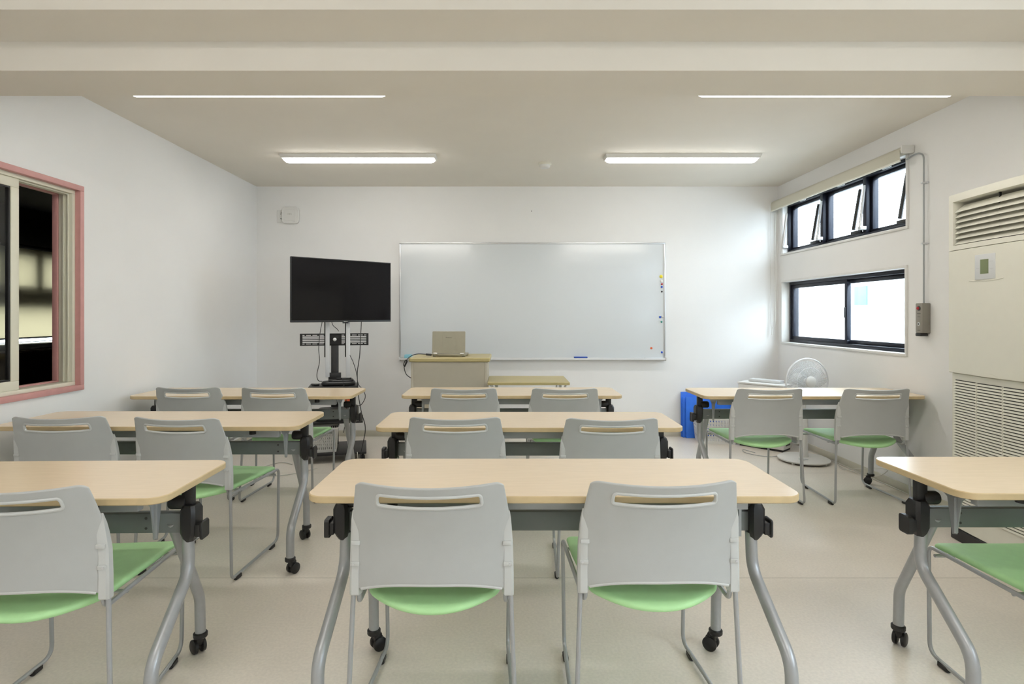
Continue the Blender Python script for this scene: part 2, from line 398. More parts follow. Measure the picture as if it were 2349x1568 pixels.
def side_room():
    XA = -6.0; ya, yb = .8, 9.2; t = .1
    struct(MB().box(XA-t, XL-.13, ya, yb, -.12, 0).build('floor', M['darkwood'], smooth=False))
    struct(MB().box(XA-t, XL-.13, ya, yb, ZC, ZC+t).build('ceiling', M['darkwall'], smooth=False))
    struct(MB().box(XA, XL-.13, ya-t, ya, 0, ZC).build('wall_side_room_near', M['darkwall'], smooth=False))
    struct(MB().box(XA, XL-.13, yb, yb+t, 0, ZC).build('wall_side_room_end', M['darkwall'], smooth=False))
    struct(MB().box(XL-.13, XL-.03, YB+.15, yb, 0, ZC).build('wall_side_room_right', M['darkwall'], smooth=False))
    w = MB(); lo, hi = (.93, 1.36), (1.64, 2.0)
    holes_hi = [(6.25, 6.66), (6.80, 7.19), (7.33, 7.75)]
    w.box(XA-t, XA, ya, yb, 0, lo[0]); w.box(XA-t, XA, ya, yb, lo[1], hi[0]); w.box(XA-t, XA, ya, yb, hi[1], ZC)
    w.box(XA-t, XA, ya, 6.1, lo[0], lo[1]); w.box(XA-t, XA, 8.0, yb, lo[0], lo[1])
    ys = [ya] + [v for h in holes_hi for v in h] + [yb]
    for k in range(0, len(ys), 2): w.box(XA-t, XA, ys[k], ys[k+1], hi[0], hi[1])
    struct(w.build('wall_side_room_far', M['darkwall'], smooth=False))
    b = thing('roller_blind', 'cream roller blind glowing with daylight in the dark room behind the left window', 'blind', (XA+.055, 7.1, .99))
    MB().box(-.0015, .0015, -1.0, 1.2, .0, 1.10).build('cloth', M['blind2'], b)
    MB().tube([(0, -1.0, 1.12), (0, 1.2, 1.12)], .025, 14).build('roller', M['darkwall'], b)
    MB().box(-.008, .008, -1.0, 1.2, -.02, 0, .003).build('bottom_bar', M['darkwall'], b)
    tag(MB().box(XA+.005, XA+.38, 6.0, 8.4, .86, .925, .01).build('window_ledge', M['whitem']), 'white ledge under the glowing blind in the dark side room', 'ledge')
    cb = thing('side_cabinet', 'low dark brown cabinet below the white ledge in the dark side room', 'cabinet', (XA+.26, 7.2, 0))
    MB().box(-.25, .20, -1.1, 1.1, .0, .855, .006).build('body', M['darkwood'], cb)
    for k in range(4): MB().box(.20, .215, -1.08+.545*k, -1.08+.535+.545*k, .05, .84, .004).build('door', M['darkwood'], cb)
side_room()

# ------------------------------------------------------------------ outside
def outside():
    g = MB().box(-30, 30, -25, 35, -.42, -.32).build('ground', M['ground'], smooth=False); struct(g)
    b = thing('neighbouring_building', 'pale overexposed building with a corrugated roof edge seen through the right windows', 'building', (6.6, 8, -.32))
    MB().box(0, .3, -14, 16, 0, 2.75, 0).build('wall', M['outwall'], b)
    r = MB(); n = 260; pts = []
    r1, r2 = [], []
    for k in range(n):
        y = -14+30*k/(n-1); dz = .035*math.sin(k*PI/2)
        r1.append((-.12, y, 2.78+dz)); r2.append((1.4, y, 3.00+dz))
    r.loft([r1, r2, [(a, bb, c-.03) for a, bb, c in r2], [(a, bb, c-.06) for a, bb, c in r1], r1], caps=False, closed=False)
    r.build('roof', M['outroof'], b)
    for (y0, z0, z1) in ((1.75, 1.75, 2.15),):
        pass
    # shutter and window in its wall, faintly seen through the sliding window
    x = 6.6
    def wy(px): return 0
    Yq = 6.6*F/(1978-1160)
    MB().box(-.03, 0, Yq-.16-8, Yq+.20-8, 1.45+.32, 1.80+.32, .004).build('shutter', M['outblue'], b)
    Yp = 6.6*F/(2038-1160)
    MB().box(-.03, 0, Yp-.03-8, Yp+.03-8, 1.45+.32, 1.86+.32, .004).build('downpipe', M['outroof'], b)
outside()

# ------------------------------------------------------------------ ceiling lights
def ceiling_light(cx, Y, z, label, near=False, proto=None):
    t = thing('ceiling_light', label, 'ceiling light', (cx, Y, z), 0, 'linear ceiling lights')
    L = 1.30; hw = .075; d = .056
    if near: hw, d = .05, .0505
    b = MB()
    a0 = [(-L/2, -hw, 0), (L/2, -hw, 0), (L/2, hw, 0), (-L/2, hw, 0)]
    a1 = [(-L/2+.010, -hw+.014, -.030), (L/2-.010, -hw+.014, -.030), (L/2-.010, hw-.014, -.030), (-L/2+.010, hw-.014, -.030)]
    if near: a1 = [(x, y, -.008) for x, y, _ in a1]
    b.loft([a0, a1]); b.build('housing', M['white'], t, smooth=False)
    q = MB(); l2 = .632; rings = []
    n = 12; zt = -.008 if near else -.028
    for k in range(9):
        # half-round diffuser, rounded at its ends
        pass
    prof = [(math.cos(PI*i/n), -math.sin(PI*i/n)) for i in range(n+1)]
    for x, sc in ((-l2, .25), (-l2+.004, .55), (-l2+.015, .85), (-l2+.03, 1), (l2-.03, 1), (l2-.015, .85), (l2-.004, .55), (l2, .25)):
        ww = (hw-.018)*(.75+.25*sc)
        rings.append([(x, c*ww, zt + s*(d+zt)*sc) for c, s in prof])
    q.loft(rings); q.build('diffuser', M['lamp'], t)
    return t
ceiling_light(-1.235, 4.80, ZC, 'lit long ceiling light nearest the television, left of the two at the back')
ceiling_light(1.482, 4.80, ZC, 'lit long ceiling light nearest the clerestory window, right of the two at the back')
ceiling_light(-1.205, 2.775, 2.376, 'left ceiling light showing only as a thin bright line behind the beam', near=True)
ceiling_light(1.56, 2.775, 2.376, 'right ceiling light showing only as a thin bright line behind the beam', near=True)
ceiling_light(-1.205, .75, ZC, 'added left ceiling light out of view, above and in front of the ceiling beam')  # this row and the next are added unseen, lifting the dark foreground
ceiling_light(1.56, .75, ZC, 'added right ceiling light out of view, above and in front of the ceiling beam')
ceiling_light(-1.205, -.85, ZC, 'added left ceiling light out of view at the rear end of the room')  # second added row, behind the camera, for more light up front
ceiling_light(1.56, -.85, ZC, 'added right ceiling light out of view at the rear end of the room')

# ------------------------------------------------------------------ smoke detector, router, nail
t = thing('smoke_detector', 'small round white smoke detector on the ceiling between the back lights', 'smoke detector', (.345, 5.02, ZC))
MB().lathe([(.056, 0), (.057, -.016), (.052, -.02)], n=32).build('base', M['ac'], t)
MB().lathe([(.046, -.018), (.045, -.038), (.036, -.046), (.01, -.048)], n=32).build('cap', M['white'], t)
def router():
    x0, _, z1 = at(648.8, 475.5, YB); x1, _, z0 = at(687.5, 513.5, YB)
    t = thing('wireless_access_point', 'square white wireless access point with rounded corners high on the back wall', 'access point', ((x0+x1)/2, YB, (z0+z1)/2))
    w, h = x1-x0, z1-z0
    MB().rprism(0, 0, w, h, .035, -.038, .0, .006, axis='Y').build('body', M['white'], t)
    MB().rprism(.0, .002, w*.66, h*.70, .012, -.041, -.036, .002, axis='Y').build('cover', M['white'], t)
    text('NEC', .022, M['grey_text'], t, (0, -.0415, .01), (PI/2, 0, 0))
    for k in range(2): MB().lathe([(.002, 0), (.002, -.002)], (w*.20+k*.012, -.0385, -h*.40), 8, 'Y').build('indicator', M['text'], t)
    xa, _, za = at(636, 482, YB); xb, _, zb = at(655, 510, YB)
    p = thing('wall_outlet', 'white wall socket plate half hidden behind the wireless access point', 'outlet', ((xa+xb)/2, YB, (za+zb)/2))
    MB().rprism(0, 0, xb-xa, za-zb, .004, -.007, 0, .002, axis='Y').build('plate', M['white'], p)
    MB().lathe([(.004, 0), (.004, -.002)], (0, -.007, .035), 8, 'Y').lathe([(.004, 0), (.004, -.002)], (-.004, -.007, .022), 8, 'Y').lathe([(.005, 0), (.005, -.002)], (.012, -.007, .027), 8, 'Y').build('socket', M['text'], p)
    MB().tube([(-.004, -.010, -.025), (.012, -.016, -.032), (.03, -.010, -.034)], .004, 8).build('plug', M['text'], p)
router()
x, _, z = at(1219, 484, YB)
tag(MB().lathe([(.004, 0), (.004, -.006), (.002, -.007)], (x, YB, z), 10, 'Y').build('wall_screw', M['text']), 'tiny dark screw left in the back wall above the whiteboard', 'screw')

# ------------------------------------------------------------------ whiteboard with its magnets
def whiteboard():
    x0, _, z1 = at(917, 556.5, YB); x1, _, z0 = at(1525, 823, YB)
    t = thing('whiteboard', 'wide white magnetic board with an aluminium frame and tray on the back wall', 'whiteboard', ((x0+x1)/2, YB, z0))
    w = x1-x0; h = z1-z0
    MB().box(-w/2+.012, w/2-.012, -.020, -.004, .012, h-.012, 0).build('writing_surface', M['board'], t)
    f = MB(); b = .016
    f.box(-w/2, w/2, -.028, 0, h-b, h, .004); f.box(-w/2, -w/2+b, -.028, 0, 0, h-b, .004); f.box(w/2-b, w/2, -.028, 0, 0, h-b, .004); f.box(-w/2, w/2, -.028, 0, 0, b, .004)
    f.build('frame', M['alu'], t)
    p = [(0, .006), (-.065, .006), (-.070, .014), (-.072, .012), (-.070, -.004), (0, -.010)]
    tr = MB(); tr.loft([[(xx, y, z) for y, z in p] for xx in (-w/2+.002, w/2-.002)]); tr.build('tray', M['whitem'], t)
    for s in (-1, 1): MB().box(s*(w/2-.003)-.008, s*(w/2-.003)+.008, -.076, 0, -.014, .020, .004).build('tray_end', M['white'], t)
    yb = YB-.020
    def magnet(px, py, d, m, label):
        mx, _, mz = at(px, py, yb); r = d/2
        o = MB().lathe([(r*.96, 0), (r, -.003), (r*.95, -.007), (r*.7, -.010), (r*.2, -.011)], n=20, axis='Y').build('magnet', m)
        o.location = (mx, yb, mz); tag(o, label, 'magnet', 'magnets on the whiteboard')
        return o
    magnet(1516.5, 634, .036, M['yellow'], 'large yellow round magnet, topmost on the right edge of the whiteboard')
    magnet(1517.2, 644.5, .026, M['white'], 'white round magnet just below the yellow one on the whiteboard')
    magnet(1518.3, 651.3, .020, M['red'], 'dark red round magnet on the right edge of the whiteboard')
    magnet(1517.8, 657.8, .022, M['bluem'], 'blue magnet directly below the dark red magnet')
    magnet(1518, 668.5, .018, M['black'], 'black magnet on the right edge of the whiteboard')
    magnet(1519.5, 725.5, .020, M['white'], 'white magnet beside a blue one halfway down the whiteboard edge')
    magnet(1514, 727, .022, M['bluem'], 'blue magnet touching a white one halfway down the whiteboard edge')
    magnet(1517.3, 737.8, .021, M['greenm'], 'green magnet on the lower right edge of the whiteboard')
    magnet(1494, 798, .024, M['orange'], 'orange-red magnet near the lower right corner of the whiteboard')
    magnet(1518, 807.5, .022, M['bluem'], 'blue magnet in the lowest right corner of the whiteboard')
    magnet(1479, 821.5, .012, M['text'], 'tiny black magnet just above the tray of the whiteboard')
    # board erasers lying on the tray
    ex, _, _ = at(1332, 821, YB-.04)
    e = thing('board_eraser', 'blue whiteboard eraser lying on the tray right of centre', 'eraser', (ex, YB-.042, z0+.0062))
    MB().box(-.07, .07, -.018, .018, .009, .022, .004).build('grip', M['bluem'], e)
    MB().box(-.068, .068, -.017, .017, 0, .009, .002).build('felt', M['text'], e)
    cx, _, _ = at(939, 817, YB-.04)
    e = MB().box(-.05, .03, -.022, .022, 0, .045, .010).build('sponge', M['cyan']); e.location = (cx, YB-.044, z0+.0062)
    tag(e, 'light blue sponge at the left end of the whiteboard tray', 'sponge')
whiteboard()

# ------------------------------------------------------------------ lectern, laptop, small table
def lectern():
    yf, z = 4.83, .90
    t = thing('lectern', 'beige steel lectern with an olive wood top in front of the whiteboard', 'lectern', (-.4775, yf+.25, 0))
    ox, oy = -.4775, yf+.25
    xl, xr = -.805, -.155
    p = MB().box(xl+.022-ox, xr-.022-ox, -.245, -.235, .02, .862, .0).build('front_panel', M['lecbody'], t)
    for a, b in ((xl, xl+.022), (xr-.022, xr)):
        MB().box(a-ox, b-ox, -.25, .22, 0, .862, .003).build('side_panel', M['lecbody'], t)
    MB().box(xl+.022-ox, xr-.022-ox, -.235, .20, .02, .05, .002).box(xl+.022-ox, xr-.022-ox, -.235, .18, .45, .47, .002).build('shelf', M['lecbody'], t)
    tp = MB(); tp.rprism((-.822-.133)/2-ox, 0, .689, .53, .012, .866, .900, .006)
    tp.build('top', M['lectop'], t)
    MB().box(xl+.01-ox, xr-.01-ox, -.24, .2, .858, .868, .0).build('top_frame', M['lecbody'], t)
    # laptop
    lx, _, _ = at(1028.5, 815, 4.93)
    l = thing('laptop', 'open champagne silver laptop seen from behind its lid on the lectern', 'laptop', (lx, 5.0, .900), math.radians(-4))
    MB().box(-.145, .145, -.02, .20, .004, .024, .004).build('base', M['lapt'], l)
    for s in (-1, 1):
        MB().lathe([(.009, -.016), (.009, .016)], (s*.118, -.022, .026), 12, 'X').build('hinge', M['alu'], l)
        MB().box(s*.13-.012, s*.13+.012, -.018, .0, 0, .005).box(s*.13-.012, s*.13+.012, .17, .19, 0, .005).build('foot', M['black'], l)
    T = Matrix.Translation((0, -.020, .026)) @ Matrix.Rotation(math.radians(-4), 4, 'X')
    lid = MB(); lid.rprism(0, .0975, .292, .193, .007, -.008, 0, .002, axis='Y', mtx=T)
    for xx in (-.055, .055): lid.box(xx-.0015, xx+.0015, -.0095, -.0075, .012, .185, 0, T)
    lo = lid.build('lid', M['lapt'], l)
    MB().box(-.13, .13, -.0005, .0012, .015, .18, 0, T).build('display', M['screen'], lo)
    text('Panasonic', .0135, M['text'], lo, T @ Vector((0, -.0088, .140)), (PI/2-math.radians(4), 0, 0))
    # black adapter cable
    pts = [(-.98, 4.98, .70), (-.955, 4.94, .74), (-.945, 4.86, .81), (-.93, 4.815, .86), (-.875, 4.80, .905), (-.80, 4.86, .925), (-.72, 4.93, .925), (lx-.15, 5.0, .918)]
    pts = [at(943, 867, 4.79), at(932, 858, 4.79), at(927, 842, 4.79), at(930, 834, 4.785), at(934, 824, 4.785), at(944, 815.5, 4.86), at(958, 811.5, 4.90), at(975, 812, 4.93), (lx-.15, 5.0, .914)]
    tag(MB().tube(spline(pts), .0035, 8).tube(spline([at(929, 840, 4.785), at(934, 828, 4.785), at(930, 826, 4.775), at(926, 836, 4.775), at(929, 841, 4.78)]), .004, 8).tube([at(978, 812.5, 4.935), at(989, 813.5, 4.97)], .009, 8).build('laptop_cable', M['black']), 'black power cable running from the laptop over the left edge of the lectern', 'cable')
    # small table next to the lectern
    y0, y1, zz = 4.745, 5.27, .70
    s = thing('side_table', 'small table with an olive wood top standing right of the lectern', 'table', (.192, 5.0, 0))
    a, b = -.152-.192, .537-.192
    MB().rprism((a+b)/2, (y0+y1)/2-5.0, b-a, y1-y0, .008, zz-.022, zz, .003).build('tabletop', M['lectop'], s)
    for xx in (a+.075, b-.075):
        f = MB()
        f.tube(fillet([(xx-.05 if xx < 0 else xx+.05, -.20, zz-.024), (xx, -.20, zz-.10), (xx, -.20, .02)], .08), .010, 10)
        f.tube(fillet([(xx-.05 if xx < 0 else xx+.05, .22, zz-.024), (xx, .22, zz-.10), (xx, .22, .02)], .08), .010, 10)
        f.tube([(xx, -.20, .10), (xx, .22, .10)], .009, 8)
        f.build('leg_frame', M['whitem'], s)
        MB().lathe([(.014, 0), (.014, .022)], (xx, -.20, 0), 12).build('foot', M['black'], s)
        MB().lathe([(.014, 0), (.014, .022)], (xx, .22, 0), 12).build('foot', M['black'], s)
        MB().box(xx-.012, xx+.012, -.21, -.19, zz-.052, zz-.022, .003).build('bracket', M['alu'], s)
lectern()

# ------------------------------------------------------------------ folding table
TH = .72
def folding_table():
    t = thing('folding_table', 'x', 'table', (0, 0, 0), 0, 'wheeled folding tables')
    tp = MB(); W, D, R, th = 1.50, .45, .055, .022
    tp.cur = 1; n = 8
    def outl(ins, z):
        pts = []; r = R-ins; hw, hd = W/2-ins, D/2-ins
        for qx, qy, a0 in ((1, 1, 0), (-1, 1, PI/2), (-1, -1, PI), (1, -1, 1.5*PI)):
            for k in range(n+1):
                a = a0+k*PI/2/n; pts.append((qx*(hw-r)+r*math.cos(a), qy*(hd-r)+r*math.sin(a), z))
        return pts
    tp.loft([outl(.003, TH-th), outl(0, TH-th+.003), outl(0, TH-.0025), outl(.0025, TH)], caps=False)
    tp.add(outl(.003, TH-th), [list(range(4*(n+1)))[::-1]])
    tp.cur = 0; tp.add(outl(.0025, TH), [list(range(4*(n+1)))])
    tp.build('tabletop', [M['birch'], M['edge']], t)
    MB().box(-.684, .684, .018, .052, .525, .592, .004).build('crossbeam', M['beam'], t)
    MB().box(-.62, .62, -.125, -.095, TH-th-.052, TH-th, .003).build('front_rail', M['rail'], t)
    MB().box(-.62, .62, .10, .13, TH-th-.040, TH-th, .003).build('rear_rail', M['rail'], t)
    for s in (-1, 1):
        # joint casting with its pivot and release knob
        j = MB()
        lay = [(.628, .055, .505, .70), ]
        def ring(x0, x1, y0, y1, z, c=.010):
            return [(s*(x0+c), y0, z), (s*(x1-c), y0, z), (s*x1, y0+c, z), (s*x1, y1-c, z), (s*(x1-c), y1, z), (s*(x0+c), y1, z), (s*x0, y1-c, z), (s*x0, y0+c, z)]
        j.loft([ring(.690, .716, .008, .050, .497), ring(.684, .722, .0, .058, .510), ring(.680, .731, -.006, .064, .530), ring(.680, .731, -.006, .064, .604), ring(.686, .725, .002, .056, .620)])
        j.build('joint', M['black'], t)
        MB().lathe([(.020, s*.634), (.023, s*.640), (.023, s*.678), (.020, s*.690)], (0, .030, .626), 20, 'X').box(s*.676, s*.714, .018, .044, .600, TH-th, .004).build('pivot', M['black'], t)
        kn = MB(); kn.box(s*.729, s*.748, .0, .045, .517, .558, .003)
        kn.rprism(.022, .538, .052, .062, .010, s*.747, s*.757, .003, axis='X')
        kn.build('release_knob', M['black'], t)
        # under-top flap bracket, bumper and half-round plate
        b = MB(); b.loft([[(s*.618, -.12, TH-th), (s*.622, -.12, TH-th), (s*.622, .10, TH-th), (s*.618, .10, TH-th)],
                          [(s*.618, -.060, .64), (s*.622, -.060, .64), (s*.622, .0, .64), (s*.618, .0, .64)],
                          [(s*.618, -.040, .525), (s*.622, -.040, .525), (s*.622, -.022, .520), (s*.618, -.022, .520)]])
        b.box(s*.618, s*.632, -.044, -.040, .530, .65, .001)
        b.build('flap_bracket', M['rail'], t)
        MB().lathe([(.016, 0), (.016, .022), (.019, .024), (.019, .030)], (s*.50, -.15, TH-th-.030), 14).build('bumper', M['black'], t)
        q = MB(); rr = [(.09*math.cos(PI+PI*k/12), .045*math.sin(PI+PI*k/12)) for k in range(13)]
        q.loft([[(s*.555+x*.9, -.118, TH-th+z) for x, z in rr], [(s*.555+x*.9, -.113, TH-th+z) for x, z in rr]]); q.build('stop_plate', M['rail'], t)
        # near leg curving forward, far leg curving backward, both on castors
        lg = MB().tube(fillet([(s*.694, .028, .52), (s*.698, .028, .395), (s*.712, -.215, .215), (s*.712, -.215, .072)], .10, 8), .0195, 14)
        l1 = lg.build('leg', M['steel'], t)
        lg = MB().tube(fillet([(s*.640, .030, .56), (s*.642, .210, .215), (s*.642, .215, .072)], .12, 8), .0185, 14)
        l2 = lg.build('leg', M['steel'], t)
        for lo, x, y, a in ((l1, s*.712, -.215, -.5*s), (l2, s*.642, .215, .9*s)):
            c = Matrix.Translation((x, y, 0)) @ Matrix.Rotation(a, 4, 'Z')
            k = MB(); k.lathe([(.022, .064), (.025, .068), (.025, .080), (.021, .084)], (x, y, 0), 18)
            k.box(-.014, .014, -.002, .03, .030, .066, .008, c)
            for e in (-1, 1):
                q = Matrix(c) @ Matrix.Translation((e*.0145, .018, .0265))
                k.lathe([(.020, -.0085), (.0262, -.005), (.0262, .005), (.020, .0085)], n=22, axis='X', mtx=q)
            k.build('castor', M['black'], lo)
    for x in (-.585, .585):
        for z in (.548, .572): pass
    h = MB()
    for x in (-.56, .56):
        for z in (.542, .576): h.lathe([(.0045, 0), (.0045, -.0012)], (x, .018, z), 10, 'Y')
    h.build('bolt_hole', M['text'], t)
    return t
tb = folding_table()
GT = 'wheeled folding tables'
tables = [((.147, 1.698+.225), 0, 1, 'nearest wheeled folding table in the centre, its whole light wood top in view'),
          ((.115, 2.735+.225), 0, 1, 'middle wheeled folding table of the centre column, second from the camera'),
          ((.041, 3.824+.225), 0, 1, 'farthest wheeled folding table of the centre column, right before the lectern'),
          ((-1.772, 1.66+.225), 1.6, 1, 'nearest wheeled folding table on the left, its top cut off by the photo edge'),
          ((-1.762, 2.762+.225), 0, 1, 'middle wheeled folding table on the left, touching the wall under the pink window'),
          ((-1.785, 3.80+.225), 0, 1, 'farthest wheeled folding table on the left, in front of the television stand'),
          ((2.078, 3.80+.225), 0, 1, 'wheeled folding table on the right before the standing fan, with two chairs'),
          ((2.115, 1.727+.225), 0, .965, 'nearest wheeled folding table on the right, beside the floor air conditioner')]
for k, ((x, y), a, sx, lab) in enumerate(tables):
    if k == 0: o = tb; o.location = (x, y, 0); o['label'] = lab
    else: o = dup(tb, (x, y, 0), math.radians(a), lab, GT)
    o.scale = (sx, 1, 1)

# ------------------------------------------------------------------ chair
def lerp(tab, x):
    if x <= tab[0][0]: return tab[0][1]
    for (a, b), (c, d) in zip(tab, tab[1:]):
        if x <= c: return b+(d-b)*(x-a)/(c-a)
    return tab[-1][1]
WT = [(.44, .240), (.53, .2395), (.595, .237), (.66, .232), (.71, .225), (.785, .2115)]
def back_y(z): return -.221 - .055*max(0, (z-.57)/.205)**1.5
def BS(u, z, off=0):    # backrest mid-surface
    w = lerp(WT, z)
    return Vector((u*w, back_y(z) - .045*(1-u*u) + off, z))
def chair():
    t = thing('stacking_chair', 'x', 'chair', (0, 0, 0), 0, 'grey stacking chairs with green seats')
    # backrest shell with the slot cut in
    us = [-1, -.93, -.84, -.72, -.66, -.5, -.33, -.165, 0, .165, .33, .5, .66, .72, .84, .93, 1]
    nv = [0, .03, .12, .25, .4, .55, .68, .785, .885, .95, .985, 1]
    bot = lambda u: .444 + .037*(1-abs(u)**2.8)
    top = lambda u: .787 - .010*(1-u*u) - (.012 if abs(u) == 1 else 0)
    slot_t = lambda u: .755 - .0075*(1-u*u); slot_b = lambda u: .725 - .0105*(1-u*u)
    def Z(i, j):
        u = us[i]; v = nv[j]; z0, z1 = bot(u), top(u)
        if v <= .785: return z0 + (slot_b(u)-z0)*v/.785
        if v <= .885: return slot_b(u) + (slot_t(u)-slot_b(u))*(v-.785)/.10
        return slot_t(u) + (z1-slot_t(u))*(v-.885)/.115
    m = MB(); n = len(us)
    vs = [BS(us[i], Z(i, j)) for j in range(len(nv)) for i in range(n)]
    fs = []
    for j in range(len(nv)-1):
        for i in range(n-1):
            if abs(nv[j]-.785) < 1e-6 and us[i] >= -.661 and us[i+1] <= .661: continue
            fs.append([j*n+i, j*n+i+1, (j+1)*n+i+1, (j+1)*n+i])
    m.add(vs, fs); o = m.build('backrest', M['plastic'], t)
    md = o.modifiers.new('s', 'SOLIDIFY'); md.thickness = .009; md.offset = 0
    md = o.modifiers.new('b', 'SUBSURF'); md.levels = 2; md.render_levels = 2
    bake(o); back = o
    # raised rim round the hand slot
    pts = []
    A = .675; ks = 14; rc = .042; rz = .010
    loop = []
    for k in range(ks+1): u = -A+rc+(2*A-2*rc)*k/ks; loop.append((u, slot_t(u)+.001))
    zt_, zb_ = slot_t(A)+.001, slot_b(A)-.001
    for k in range(1, 6): a = PI/2*(1-k/5); loop.append((A-rc+rc*math.cos(a), zt_-rz+rz*math.sin(a)))
    for k in range(0, 5): a = -PI/2*k/5; loop.append((A-rc+rc*math.cos(a), zb_+rz+rz*math.sin(a)))
    for k in range(ks+1): u = A-rc-(2*A-2*rc)*k/ks; loop.append((u, slot_b(u)-.001))
    for k in range(1, 6): a = -PI/2*(1-k/5); loop.append((-A+rc-rc*math.cos(a), zb_+rz+rz*math.sin(a)))
    for k in range(0, 5): a = PI/2*k/5; loop.append((-A+rc-rc*math.cos(a), zt_-rz+rz*math.sin(a)))
    P = [BS(u, z, -.003) for u, z in loop]; P.append(P[0])
    MB().tube(P, .0052, 8).build('slot_rim', M['plastic_lt'], back)
    # thin lip along the bottom edge of the shell
    MB().tube([BS(u/20*.86, bot(u/20*.86)+.0005, 0) for u in range(-20, 21)], .0055, 8).build('bottom_lip', M['plastic_lt'], back)
    for s in (-1, 1):
        # side sleeve that slides over the frame tube
        sl = MB(); rings = []
        for z, dep, wd in ((.436, .021, .033), (.440, .024, .035), (.50, .024, .034), (.58, .023, .033), (.63, .021, .031), (.66, .016, .027), (.69, .006, .018)):
            w = lerp(WT, z)+.002; y = back_y(z)+.004; c = .007 if dep > .02 else .003
            q = [(w-wd, 0), (w-wd+c, -dep+.004), (w-c, -dep+.004), (w, -dep*.6), (w, dep*.25), (w-c, dep*.45), (w-wd+c, dep*.45)]
            rings.append([(s*x, y+yy, z) for x, yy in q])
        sl.loft(rings); so = sl.build('sleeve', M['plastic_lt'], back)
        for z in (.531, .593):
            w = lerp(WT, z)+.002; y = back_y(z)+.004
            MB().box(s*(w-.030), s*(w-.004), y-.0235, y-.018, z-.0065, z+.0065, .002).build('clip', M['plastic_lt'], so)
        w = lerp(WT, .531)+.002
        MB().lathe([(.0035, 0), (.0035, -.002)], (s*(w-.012), back_y(.531)-.0195, .531), 10, 'Y').build('screw', M['alu'], so)
        # one bent tube per side
        p = fillet([(s*.222, back_y(.62), .62), (s*.233, -.221, .44), (s*.249, -.238, .019), (s*.226, .238, .019), (s*.232, .236, .412), (s*.220, -.190, .405), (s*.218, -.214, .412), (s*.217, -.222, .462)],
                   [0, .2, .030, .045, .028, .02, .02, 0], 7)
        fr = MB().tube(p, .0072, 10).build('side_frame', M['steel'], t)
        for yy, xx in ((-.185, .2485), (.165, .230)):
            g = MB(); g.rprism(s*xx, yy, .019, .050, .008, 0, .020, .004); g.build('glide', M['black'], fr)
    MB().tube([(-.228, .212, .385), (.228, .212, .385)], .0062, 10).build('crossbar', M['steel'], t)
    MB().tube([(-.221, -.10, .398), (.221, -.10, .398)], .0062, 10).build('crossbar', M['steel'], t)
    # upholstered seat pad
    m = MB(); nu, nvv = 13, 12; vs = []
    for j in range(nvv):
        v = j/(nvv-1)
        for i in range(nu):
            u = -1+2*i/(nu-1)
            yr = -.178 - .088*(1-abs(u)**2.2); yf = .236
            hw = .203 + .019*min(1, v*1.6)
            if j == 0: hw *= .985
            y = yr+(yf-yr)*v
            z = .4235 - .010*(1-u*u)*math.sin(PI*min(1, v*1.05)) - .026*(1-v)**5*(1-u*u) - .010*v**10
            vs.append((u*hw, y, z))
    fs = [[j*nu+i, j*nu+i+1, (j+1)*nu+i+1, (j+1)*nu+i] for j in range(nvv-1) for i in range(nu-1)]
    m.add(vs, fs); o = m.build('seat', M['green'], t)
    md = o.modifiers.new('s', 'SOLIDIFY'); md.thickness = .026; md.offset = -1 if False else 0
    md = o.modifiers.new('b', 'SUBSURF'); md.levels = 2; md.render_levels = 2
    bake(o)
    return t
ch = chair()
GC = 'grey stacking chairs with green seats'
chairs = [(-0.218, 1.908, 0, 'grey stacking chair with green seat at the left half of the nearest centre table'),
          (0.452, 1.925, 1, 'grey stacking chair with green seat at the right half of the nearest centre table'),
          (-1.412, 1.862, 5, 'grey stacking chair with green seat in the bottom left corner, at the nearest left table'),
          (-2.125, 2.965, 3, 'grey stacking chair next to the left wall, at the middle left table'),
          (-1.512, 2.938, -6, 'grey stacking chair turned slightly, at the aisle side of the middle left table'),
          (-2.113, 4.06, 0, 'grey stacking chair next to the left wall, at the farthest left table'),
          (-1.525, 4.035, -2, 'grey stacking chair before the television stand, aisle side of the farthest left table'),
          (-0.238, 2.95, 0, 'grey stacking chair at the left half of the middle centre table'),
          (0.494, 2.927, 0, 'grey stacking chair at the right half of the middle centre table'),
          (-0.275, 4.01, 0, 'grey stacking chair at the left half of the centre table nearest the lectern'),
          (0.388, 4.01, 0, 'grey stacking chair at the right half of the centre table nearest the lectern'),
          (1.723, 3.99, 0, 'grey stacking chair before the white basket, left seat at the table by the fan'),
          (2.42, 3.985, 0, 'grey stacking chair nearest the right wall, right seat at the table by the fan'),
          (1.79, 1.86, 0, 'chair showing only its green seat and frame in the bottom right corner')]
for k, (x, y, a, lab) in enumerate(chairs):
    if k == 0: ch.location = (x, y, 0); ch.rotation_euler = (0, 0, math.radians(a)); ch['label'] = lab
    else: dup(ch, (x, y, 0), math.radians(a), lab, GC)

